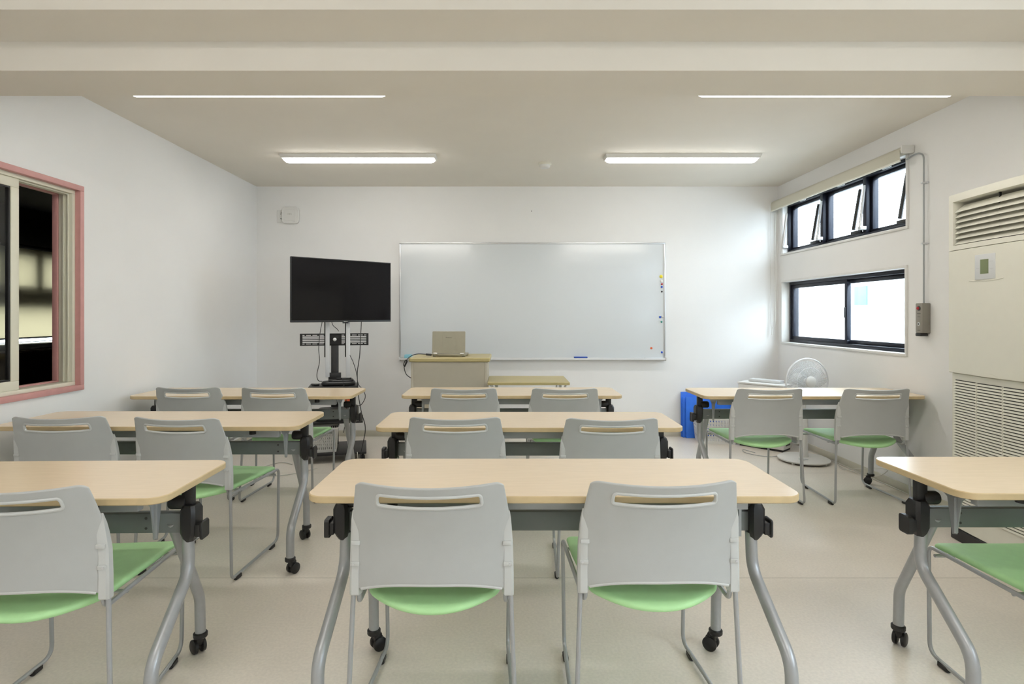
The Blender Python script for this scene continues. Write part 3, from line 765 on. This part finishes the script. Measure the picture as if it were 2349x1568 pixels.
# ------------------------------------------------------------------ television on its stand
def tv_stand():
    sx, sy = -1.545, 5.13; a = math.radians(14)
    t = thing('television_stand', 'black wheeled television stand with shelves, perforated bracket and white uprights', 'television stand', (sx, sy, 0), a)
    MB().box(-.28, .28, -.28, .20, .062, .080, .006).build('base_plate', M['blackm'], t)
    for i in (-1, 1):
        for j in (-.26, .17):
            c = MB(); c.lathe([(.010, .045), (.010, .062)], (i*.25, j, 0), 10)
            for e in (-1, 1): c.lathe([(.022, -.006), (.025, -.003), (.025, .003), (.022, .006)], (i*.25+e*.011, j, .025), 16, 'X')
            c.box(i*.25-.006, i*.25+.006, j-.015, j+.015, .02, .05, .003)
            c.build('castor', M['black'], t)
    MB().box(-.033, .033, .075, .115, .08, 1.03, .004).build('pole', M['blackm'], t)
    MB().box(-.055, .055, .055, .125, .655, .735, .006).build('clamp', M['blackm'], t)
    MB().box(-.21, .21, -.18, .10, .622, .640, .004).build('shelf', M['blackm'], t)
    MB().box(-.25, .25, -.20, .14, .318, .333, .004).build('shelf', M['blackm'], t)
    # perforated bracket
    b = MB(); w, z0, z1 = .30, .985, 1.095
    y0, y1 = .070, .079
    b.box(-w, w, y0, y1, z0, z0+.012); b.box(-w, w, y0, y1, z1-.012, z1)
    b.box(-w, -w+.02, y0-.012, y1, z0, z1); b.box(w-.02, w, y0-.012, y1, z0, z1); b.box(-.06, .06, y0, y1, z0, z1)
    zs = [z0+.024, z0+.042, z0+.054, z0+.066, z1-.024]
    for z, hh in ((z0+.026, .005), (z0+.055, .006), (z1-.026, .005)):
        b.box(-w, w, y0, y1, z-hh+.004, z+hh-.004) if False else None
    for q in (z0+.022, z0+.040, z0+.0555, z1-.040, z1-.022): b.box(-w, w, y0, y1, q-.0028, q+.0028)
    for s in (-1, 1):
        for k in range(4):
            x = s*(.09+.055*k)
            b.box(x-.006, x+.006, y0, y1, z0, z0+.024); b.box(x-.006, x+.006, y0, y1, z1-.024, z1)
    b.box(-.05, .05, .079, .115, z0+.01, z1-.01)
    b.build('bracket', M['blackm'], t)
    MB().lathe([(.016, 0), (.016, -.006), (.010, -.008)], (.0, .069, 1.04), 16, 'Y').build('bolt', M['alu'], t)
    for x in (-.062, .118):
        MB().box(x-.018, x+.018, .048, .066, .70, 1.245, .003).build('upright', M['whitem'], t)
        MB().box(x-.028, x-.018, .050, .068, .88, 1.245, .002).build('upright_edge', M['black'], t)
    # television
    cx, cy = (-1.818-1.098)/2, (4.81+5.425)/2
    ang = math.atan2(5.425-4.81, 1.818-1.098); W = math.hypot(.72, .615); h0, h1 = 1.200, 1.760
    v = thing('television', 'large flat black television turned towards the right above its wheeled stand', 'television', (cx, cy, h0), ang)
    hh = h1-h0
    MB().box(-W/2, W/2, .0, .022, 0, hh, .004).box(-W*.32, W*.32, .022, .055, .04, hh*.72, .012).build('case', M['black'], v)
    MB().box(-W/2+.008, W/2-.008, -.002, .001, .018, hh-.008).build('screen', M['screen'], v)
    f = MB(); f.box(-W/2, W/2, -.004, .002, 0, .016, .001); f.box(-W/2, W/2, -.004, .002, hh-.007, hh, .001); f.box(-W/2, -W/2+.007, -.004, .002, .016, hh-.007, .001); f.box(W/2-.007, W/2, -.004, .002, .016, hh-.007, .001)
    f.build('bezel', M['blackm'], v)
    MB().box(-.01, .045, -.006, .004, -.012, .010, .003).build('sensor', M['blackm'], v)
    MB().box(.0, .036, -.0065, -.0055, .002, .008).build('logo', M['grey_text'], v)
    tag_y = sy
    # media player with remote on the shelf
    d = thing('media_player', 'low rounded black device lying on the upper shelf of the television stand', 'media player', (sx+.055, sy-.055, .640), a)
    MB().rprism(0, 0, .29, .15, .05, .0, .035, .010).build('body', M['black'], d)
    MB().rprism(.02, 0, .22, .12, .04, .035, .050, .007).build('lid', M['black'], d)
    MB().box(-.02, .11, -.02, .03, .050, .062, .004).build('connector', M['black'], d)
    r = thing('remote_control', 'black remote control on the left end of the upper television stand shelf', 'remote control', (sx-.138, sy-.10, .640), a+.5)
    MB().rprism(0, 0, .05, .075, .012, 0, .016, .004).build('body', M['black'], r)
    k = MB()
    for i in range(3):
        for j in range(4): k.lathe([(.004, .016), (.0035, .018)], (-.013+.013*i, -.025+.016*j, 0), 8)
    k.build('button', M['grey_text'], r)
    e = thing('grey_device', 'rounded grey device on the lower shelf of the television stand', 'device', (sx+.01, sy-.05, .333), a)
    MB().rprism(0, 0, .32, .20, .05, 0, .085, .02).build('body', M['beam'], e)
    MB().rprism(0, 0, .26, .16, .04, .085, .10, .008).build('lid', M['text'], e)
    x, y, z = at(804, 914, 4.95)
    tag(MB().rprism(0, 0, .05, .03, .010, 0, .10, .004).build('red_pouch', M['orange']), 'small red item standing on the grey device of the television stand', 'pouch').location = (sx+.125, sy-.02, .435)
tv_stand()

def cable(pts, r, m, label, name='cable', cat='cable', n=8):
    return tag(MB().tube(spline(pts), r, n).build(name, m), label, cat)
Yc = 5.0
cable([at(739, 738, 5.04), at(734, 765, 4.98), at(731, 800, 4.96), at(733, 828, 4.96), at(727, 858, 4.95), at(730, 872, 4.97), at(739, 874, 5.0)], .003, M['black'], 'thin black cable hanging left of the uprights from television to shelf')
cable([at(829, 738, 5.10), at(827, 775, 4.96), at(825, 815, 4.94), at(820, 850, 4.93), at(820, 875, 4.93), at(822, 905, 4.90), at(829, 945, 4.90), at(838, 985, 4.9), (-1.22, 4.78, .06), (-1.13, 4.66, .006), (-1.02, 4.56, .006)], .0035, M['black'], 'long black cable hanging right of the uprights down to the floor')
cable([at(803, 815, 5.05), at(810, 830, 4.96), at(817, 852, 4.93), at(822, 880, 4.90), at(832, 893, 4.88), at(838, 908, 4.88), at(833, 922, 4.88), at(824, 930, 4.90), at(812, 925, 4.92), at(806, 916, 4.94)], .003, M['black'], 'black cable looping beside the right end of the stand shelf')
cable([at(761, 738, 5.10), at(764, 746, 5.06), at(773, 754, 5.0), at(777, 759, 5.08)], .003, M['black'], 'short black cable between television and perforated bracket')
cable([at(784, 866, 4.90), at(788, 880, 4.89), at(793, 905, 4.88), at(795, 940, 4.86), at(792, 970, 4.86), at(788, 992, 4.86)], .003, M['black'], 'black cable with a plug dangling below the lower stand shelf')
cable([(-1.30, 4.98, .01), (-1.24, 4.86, .006), (-1.16, 4.74, .006), (-1.04, 4.60, .006)], .0035, M['black'], 'black cable lying on the floor right of the stand wheels')
cable([(-2.10, 4.46, .005), (-2.02, 4.70, .005), (-1.92, 4.86, .005), (-1.80, 4.80, .005)], .0035, M['cord'], 'x').__setitem__('label', 'white cable bent on the floor left of the television stand')
cable([(-2.10, 4.46, .005), (-1.99, 4.42, .005), (-1.86, 4.44, .005), (-1.70, 4.50, .005), (-1.55, 4.68, .005)], .0035, M['cord'], 'white cable curving on the floor in front of the television stand')
cable([(-1.26, 4.83, .10), (-1.235, 4.78, .03), (-1.20, 4.80, .005), (-1.05, 4.95, .005), (-.92, 4.95, .005), (-.85, 4.85, .005)], .0035, M['cord'], 'white cable on the floor between television stand and centre table')
o = thing('power_plug', 'x', 'plug')
bpy.data.objects.remove(o)

# ------------------------------------------------------------------ baskets
def basket(name, label, loc, rz, w, d, h, m, taper=.88):
    t = thing(name, label, 'basket', loc, rz)
    def corner(z):
        f = taper+(1-taper)*z/h; return w/2*f, d/2*f
    b = MB(); rows = 7
    def wall(p0, p1, q0, q1, nc):
        # p along bottom, q along top
        P0, P1, Q0, Q1 = map(Vector, (p0, p1, q0, q1)); nn = (P1-P0).cross(Q0-P0).normalized()*.0015
        def pt(u, v): return (P0*(1-u)+P1*u)*(1-v)+(Q0*(1-u)+Q1*u)*v
        def strip(u0, u1, v0, v1):
            a = [pt(u0, v0), pt(u1, v0), pt(u1, v1), pt(u0, v1)]
            b.loft([[x-nn for x in a], [x+nn for x in a]])
        strip(0, 1, 0, .12); strip(0, 1, .93, 1)
        for r in range(1, 6): v = .12+.81*r/6; strip(0, 1, v-.026, v+.026)
        for c in range(nc+1):
            u = c/nc; k = .27/nc if 0 < c < nc else .5/nc
            strip(max(0, u-k), min(1, u+k), .12, .93)
    x0, y0 = corner(0); x1, y1 = corner(h)
    wall((-x0, -y0, 0), (x0, -y0, 0), (-x1, -y1, h), (x1, -y1, h), 14)
    wall((-x0, y0, 0), (x0, y0, 0), (-x1, y1, h), (x1, y1, h), 14)
    wall((-x0, -y0, 0), (-x0, y0, 0), (-x1, -y1, h), (-x1, y1, h), 10)
    wall((x0, -y0, 0), (x0, y0, 0), (x1, -y1, h), (x1, y1, h), 10)
    b.box(-x0, x0, -y0, y0, 0, .004)
    b.build('lattice', m, t)
    r = MB(); e = .010
    r.tube(fillet([(0, -y1, h), (-x1, -y1, h), (-x1, y1, h), (x1, y1, h), (x1, -y1, h), (0, -y1, h)], .02, 4), .006, 8)
    r.build('rim', m, t)
    return t
basket('plastic_basket', 'white perforated plastic basket on the base of the television stand', (-1.60, 4.985, .080), math.radians(14), .26, .20, .205, M['white'])
basket('storage_basket', 'white perforated plastic basket on the floor before the blue sheets', (2.088, 5.682, 0), math.radians(-8), .38, .27, .25, M['white'])

# ------------------------------------------------------------------ blue sheets by the back wall
for k, (x0, x1, h, yo, lab) in enumerate(((1562, 1690, .465, .020, 'rearmost blue plastic sheet leaning on the back wall, tallest of three'),
                                          (1566, 1640, .415, .050, 'middle blue plastic sheet leaning at the back wall, its left strip showing'),
                                          (1574, 1684, .420, .080, 'front blue plastic sheet leaning at the back wall left of the basket'))):
    y = YB-.012-yo; a, _, _ = at(x0, 900, y); b, _, _ = at(x1, 900, y)
    o = MB().box(a, b, -.004, .004, 0, h, .002).build('blue_sheet', M['blue']); o.location = (0, y, 0.001)
    o.rotation_euler = (math.radians(-1.2), 0, 0)
    tag(o, lab, 'plastic sheet', 'blue sheets leaning on the back wall')

# ------------------------------------------------------------------ white purifier box in the corner
def purifier():
    t = thing('air_purifier', 'white box shaped air purifier standing in the corner behind the fan', 'air purifier', (2.475, 5.44, 0), math.radians(-47))
    MB().box(-.215, .215, -.10, .10, .018, .600, .012).build('body', M['white'], t)
    MB().box(-.22, .22, -.105, .105, .600, .618, .006).build('top_plate', M['white'], t)
    MB().box(-.15, .15, -.01, .09, .618, .645, .006).build('vent_cover', M['panel'], t)
    MB().box(-.20, .20, -.09, .09, 0, .018, .0).build('plinth', M['black'], t)
    MB().box(.2145, .2165, -.05, .05, .05, .075).build('air_slot', M['text'], t)
purifier()

# ------------------------------------------------------------------ fan
def fan():
    fx, fy = 2.577, 4.92
    t = thing('standing_fan', 'white standing fan with round wire guard beside the right wall', 'fan', (fx, fy, 0), math.radians(8))
    MB().lathe([(.19, .012), (.205, .016), (.207, .026), (.195, .034), (.05, .040), (.02, .040)], n=48).build('base', M['white'], t)
    for k in range(4): a = k*PI/2+.5; MB().lathe([(.012, 0), (.012, .013)], (.18*math.cos(a), .18*math.sin(a), 0), 10).build('rubber_foot', M['white'], t)
    MB().lathe([(.036, .036), (.034, .10), (.033, .42), (.026, .43), (.026, .435)], n=24).lathe([(.018, .42), (.018, .60)], n=16).build('pole', M['white'], t)
    MB().rprism(-.06, -.08, .07, .05, .012, .036, .044, .003).build('control_panel', M['panel'], t)
    zc = .695
    MB().lathe([(.035, .12), (.055, .10), (.058, .03), (.04, .0)], (0, 0, zc), 24, 'Y').box(-.02, .02, .02, .09, zc-.12, zc-.03, .008).build('motor_housing', M['white'], t)
    def guard(sign, name):
        g = MB(); R = .196; n = 84
        for k in range(n):
            a = 2*PI*k/n; P = []
            for i in range(7):
                q = i/6; r = .045+(R-.045)*q
                y = -.045 + sign*(.050*(1-q**2.2)) if sign < 0 else -.04+.06*(1-q**2.2)
                aa = a+.25*(1-q)
                P.append((r*math.cos(aa), y, zc+r*math.sin(aa)))
            g.tube(P, .0009, 4, caps=False)
        for rr in ((.12, .5) , (R, 1)):
            q = (rr[0]-.045)/(R-.045); y = -.045-.05*(1-q**2.2) if sign < 0 else -.04+.06*(1-q**2.2)
            ring = [(rr[0]*math.cos(2*PI*k/48), y, zc+rr[0]*math.sin(2*PI*k/48)) for k in range(50)]
            g.tube(ring, .0016 if rr[0] < R else .005, 6)
        return g.build(name, M['whitem'], t)
    gd = guard(-1, 'front_guard'); guard(1, 'rear_guard')
    MB().lathe([(.048, -.088), (.048, -.098), (.040, -.104), (.01, -.106)], (0, 0, zc), 28, 'Y').build('badge', M['white'], gd)
    for k in range(5):
        b = MB(); r1, r2, r3 = [], [], []
        for i in range(8):
            r = .03+.145*i/7; wd = .030+.045*math.sin(PI*(i/7)**.8*.75)
            a0 = 2*PI*k/5 + .35*i/7
            for lst, s, yy in ((r1, -1, -.060), (r2, 0, -.048), (r3, 1, -.036)):
                a = a0+s*wd/max(r, .05)
                lst.append((r*math.cos(a), yy, zc+r*math.sin(a)))
        n = 8
        top = [r1, r2, r3]; rings = [l for l in top] + [[(x, y+.002, z) for x, y, z in l] for l in top[::-1]] + [r1]
        b.loft(rings, caps=False, closed=False); b.build('blade', M['clear'], t)
    MB().lathe([(.026, -.03), (.030, -.055), (.018, -.068)], (0, 0, zc), 20, 'Y').build('hub', M['white'], t)
fan()
cable([(2.60, 5.02, .03), (2.62, 5.18, .006), (2.72, 5.10, .006), (2.81, 4.9, .006), (2.78, 4.65, .006), (2.815, 4.35, .03), (2.82, 4.2, .12), (2.81, 4.4, .08), (2.75, 4.62, .01), (2.80, 4.8, .006)], .0028, M['cord'], 'white power cord of the fan looping on the floor by the wall')
cable([(2.825, 5.6, .006), (2.826, 4.6, .006), (2.826, 3.9, .006), (2.826, 3.3, .006)], .003, M['cord'], 'white cable laid along the baseboard of the right wall')
cable([(2.28, 5.20, .006), (2.22, 5.32, .006), (2.20, 5.18, .006), (2.34, 5.05, .006), (2.52, 5.14, .006), (2.62, 5.20, .006)], .0028, M['rail'], 'grey cord curled on the floor in front of the air purifier')

# ------------------------------------------------------------------ roller blind, pull cord, vent opener cable and its box
def blind():
    t = thing('roller_blind', 'cream roller blind rolled up above the clerestory window on the right wall', 'blind', (2.79, 4.95, 2.40))
    y0, y1 = 3.985-4.95, 5.925-4.95
    MB().tube([(0, y0-.01, .015), (0, y1, .015)], .028, 20).build('roller', M['blind'], t)
    MB().box(-.030, -.0285, y0, y1, -.052, .015, 0).build('cloth', M['blind'], t)
    MB().box(-.034, -.024, y0-.004, y1, -.066, -.050, .003).build('bottom_bar', M['ac'], t)
    MB().box(-.036, .055, y0-.030, y0-.012, -.012, .046, .012).build('end_bracket', M['white'], t)
    MB().box(-.005, .055, y0-.012, y1, .040, .048, .002).build('mounting_rail', M['white'], t)
    L = lambda p: (p[0]-2.79, p[1]-4.95, p[2]-2.40)
    c = MB()
    a0, a1 = at(1768, 486, 5.915), at(1779, 490, 5.88)
    c.tube([L(p) for p in spline([a0, at(1768, 600, 5.915), at(1768, 700, 5.915), at(1767.5, 738, 5.915), at(1771, 752, 5.90), at(1776, 745, 5.89), at(1778.5, 730, 5.88), at(1778, 600, 5.88), a1])], .0022, 6)
    c.tube([L(at(1771, 752, 5.90)), L(at(1771, 768, 5.90))], [.005, .007], 8)
    c.build('pull_cord', M['cord'], t)
blind()
def opener():
    Y = 3.84
    t = thing('window_opener_box', 'taupe wall box with a red button and crank below the vent cable', 'control box', (XR, Y, 1.14))
    MB().box(-.056, 0, -.033, .033, 0, .202, .005).build('housing', M['boxgrey'], t)
    MB().box(-.048, -.004, .033, .040, .0, .17, .003).build('side_cover', M['rail'], t)
    MB().lathe([(.016, -.056), (.016, -.060), (.012, -.062)], (0, 0, .168), 20, 'X').build('button_collar', M['text'], t)
    MB().lathe([(.010, -.060), (.010, -.066), (.006, -.069)], (0, 0, .168), 16, 'X').build('button', M['red'], t)
    q = [(0.0, .0)]
    MB().lathe([(.013, -.056), (.013, -.0585)], (0, 0, .062), 20, 'X').build('crank_plate', M['panel'], t)
    MB().lathe([(.005, -.0585), (.005, -.062)], (0, 0, .062), 12, 'X').build('crank_socket', M['text'], t)
    MB().box(-.0568, -.056, -.016, .016, .130, .134).box(-.0568, -.056, -.012, .012, .110, .112).box(-.0568, -.056, -.012, .012, .018, .021).build('marking', M['text'], t)
    MB().box(-.060, -.010, -.024, .030, -.020, 0, .005).build('crank_handle', M['black'], t)
    pts = [(XR-.020, Y+.004, 1.34), (XR-.020, Y+.004, 2.17), (XR-.020, Y+.004, 2.24), at(2118.5, 360, 3.85), at(2111, 352, 3.88), at(2099, 354, 3.94), at(2080, 366, 4.02)]
    c = thing('opener_conduit', 'thin grey conduit rising from the wall box to the clerestory window', 'conduit', (XR, Y, 1.34))
    P = spline(pts[:1]+[(XR-.020, Y+.004, 1.7)]+pts[1:], 8)
    o = MB().tube(P[:len(P)], .0052, 8).build('tube', M['rail'], c); o.location = (-XR, -Y, -1.34)
    for z in (2.155, 1.745):
        MB().box(-.036, 0, -.004, .012, z-1.34-.006, z-1.34+.006, .002).box(-.006, 0, -.02, .03, z-1.34-.006, z-1.34+.006, .002).build('pipe_clip', M['alu'], c)
opener()

# ------------------------------------------------------------------ floor-standing air conditioner
def air_conditioner():
    X0 = 2.52; ya, yb = 2.30, 3.235; W = yb-ya; yc = (ya+yb)/2
    t = thing('air_conditioner', 'tall cream floor standing air conditioner against the right wall', 'air conditioner', (X0+.16, yc, 0))
    dx = -.16
    def fx(y): return dx - .030*(1-(2*y/W)**2)      # bowed front
    n = 24
    def shell(z0, z1, m, name, xin=.30, inset=0.0, off=0.0):
        s = MB(); ys = [-W/2+inset+(W-2*inset)*k/n for k in range(n+1)]
        def ring(z, e): return [(fx(y)+off+e, y, z) for y in ys] + [(xin, ys[-1], z), (xin, ys[0], z)]
        s.loft([ring(z0, .004), ring(z0+.004, 0), ring(z1-.004, 0), ring(z1, .004)]); return s.build(name, m, t)
    shell(.0, .068, M['black'], 'plinth', off=.012)
    shell(.068, .936, M['ac'], 'lower_panel', off=.020)
    shell(.938, 1.622, M['ac'], 'front_panel')
    # upper part with the outlet opening
    z0, z1, zb, zt = 1.624, 1.936, 1.650, 1.895; e = .035
    s = MB()
    def slab(y0, y1, a, b, xin):
        ys = [y0+(y1-y0)*k/n for k in range(n+1)]
        s.loft([[(fx(y), y, z) for y in ys]+[(xin, y1, z), (xin, y0, z)] for z in (a, b)])
    slab(-W/2, W/2, z0, zb, .30); slab(-W/2, W/2, zt, z1, .30)
    slab(-W/2, -W/2+e, zb, zt, .30); slab(W/2-e, W/2, zb, zt, .30)
    s.build('outlet_surround', M['ac'], t)
    MB().box(.0, .30, -W/2+e, W/2-e, zb, zt).build('outlet_cavity', M['acdk'], t)
    for k in range(7):
        z = zb+.006+.030*k; b = MB(); ys = [-W/2+e+.004+(W-2*e-.008)*i/n for i in range(n+1)]
        r1 = [(fx(y)+.010, y, z+.004) for y in ys]; r2 = [(fx(y)+.060, y, z+.043) for y in ys]
        r3 = [(fx(y)+.060, y, z+.040) for y in ys]; r4 = [(fx(y)+.010, y, z-.001) for y in ys]
        b.loft([r1, r2, r3, r4, r1], caps=False, closed=False); b.build('louvre', M['ac'], t)
    for y in (.16, -.1):
        MB().box(dx+.02, dx+.03, y-.003, y+.003, zb, zt).build('louvre_link', M['acdk'], t)
    # display
    y1, y0 = 3.022-yc, 2.894-yc
    xo = fx((y0+y1)/2)-.004
    d = MB().box(xo-.0005, xo+.012, y0, y1, 1.448, 1.580, .003).build('control_display', M['panel'], t)
    yl, yr = 2.985-yc, 2.935-yc
    MB().box(xo-.0015, xo+.001, yr, yl, 1.477, 1.552).build('lcd', M['lcd'], d)
    MB().box(xo-.0012, xo, yr-.028, yr-.008, 1.538, 1.5388).box(xo-.0012, xo, yr-.028, yr-.008, 1.500, 1.5008).box(xo-.0012, xo, yl+.008, yl+.026, 1.508, 1.5088).build('button_line', M['grey_text'], d)
    lip = MB().tube([(fx(y)-.001, y, 1.440+.6*(y-(y0+y1)/2)**2) for y in [y0-.05+(y1-y0+.10)*k/16 for k in range(17)]], .0022, 6).build('lower_lip', M['ac'], d)
    # intake grille
    zg0, zg1 = .185, .900; n2 = 46; g = MB()
    ysx = [-W/2+.03+(W-.06)*i/n for i in range(n+1)]
    MB().loft([[(fx(y)+.018, y, z) for y in ysx]+[(.0, ysx[-1], z), (.0, ysx[0], z)] for z in (zg0, zg1)]).build('grille_back', M['acdk'], t)
    # slats
    gg = MB()
    per = (zg1-zg0)/n2
    for k in range(n2):
        z = zg0+per*k; ys = [-W/2+.022+(W-.044)*i/n for i in range(n+1)]
        gg.loft([[(fx(y)+.012+yy, y, z+zz) for y in ys] for yy, zz in ((0, .001), (.0015, .0105), (.008, .0115), (.010, .001), (0, .001))], caps=False, closed=False)
    for y in (.27, .10, -.07, -.24): gg.box(fx(y)+.010, fx(y)+.018, y-.002, y+.002, zg0, zg1)
    gg.build('intake_grille', M['ac'], t)
    yh = at(2267, 862, F*(X0-.02)/(2267-1160))[1]-yc
    MB().loft([[(fx(y)+.016, y, .940), (fx(y)+.016, y, .940+.018*(1-((y-yh)/.075)**2)+.0005), (fx(y)+.020-.022, y, .940+.018*(1-((y-yh)/.075)**2)+.0005), (fx(y)-.002, y, .940)] for y in [yh-.075+.15*k/12 for k in range(13)]]).build('grip', M['ac'], t)
air_conditioner()

# ------------------------------------------------------------------ camera, world, render look
cam = bpy.data.cameras.new('camera'); co = bpy.data.objects.new('camera', cam); C.objects.link(co)
cam.sensor_width = 36; cam.sensor_fit = 'HORIZONTAL'; cam.lens = 20.0
cam.shift_x = 14.5/2349; cam.shift_y = -61/2349
cam.clip_start = .02
co.location = (0, 0, H); co.rotation_euler = (PI/2, 0, 0)
SCN.camera = co

w = bpy.data.worlds.new('sky'); SCN.world = w; w.use_nodes = True
bg = w.node_tree.nodes['Background']; bg.inputs['Color'].default_value = (.76, .88, 1.0, 1); bg.inputs['Strength'].default_value = 9.0
SCN.view_settings.view_transform = 'Standard'; SCN.view_settings.look = 'None'
SCN.view_settings.gamma = 1; SCN.view_settings.exposure = 0.47
SCN.view_settings.use_curve_mapping = False
SCN.cycles.adaptive_threshold = .03
SCN.cycles.max_bounces = 8
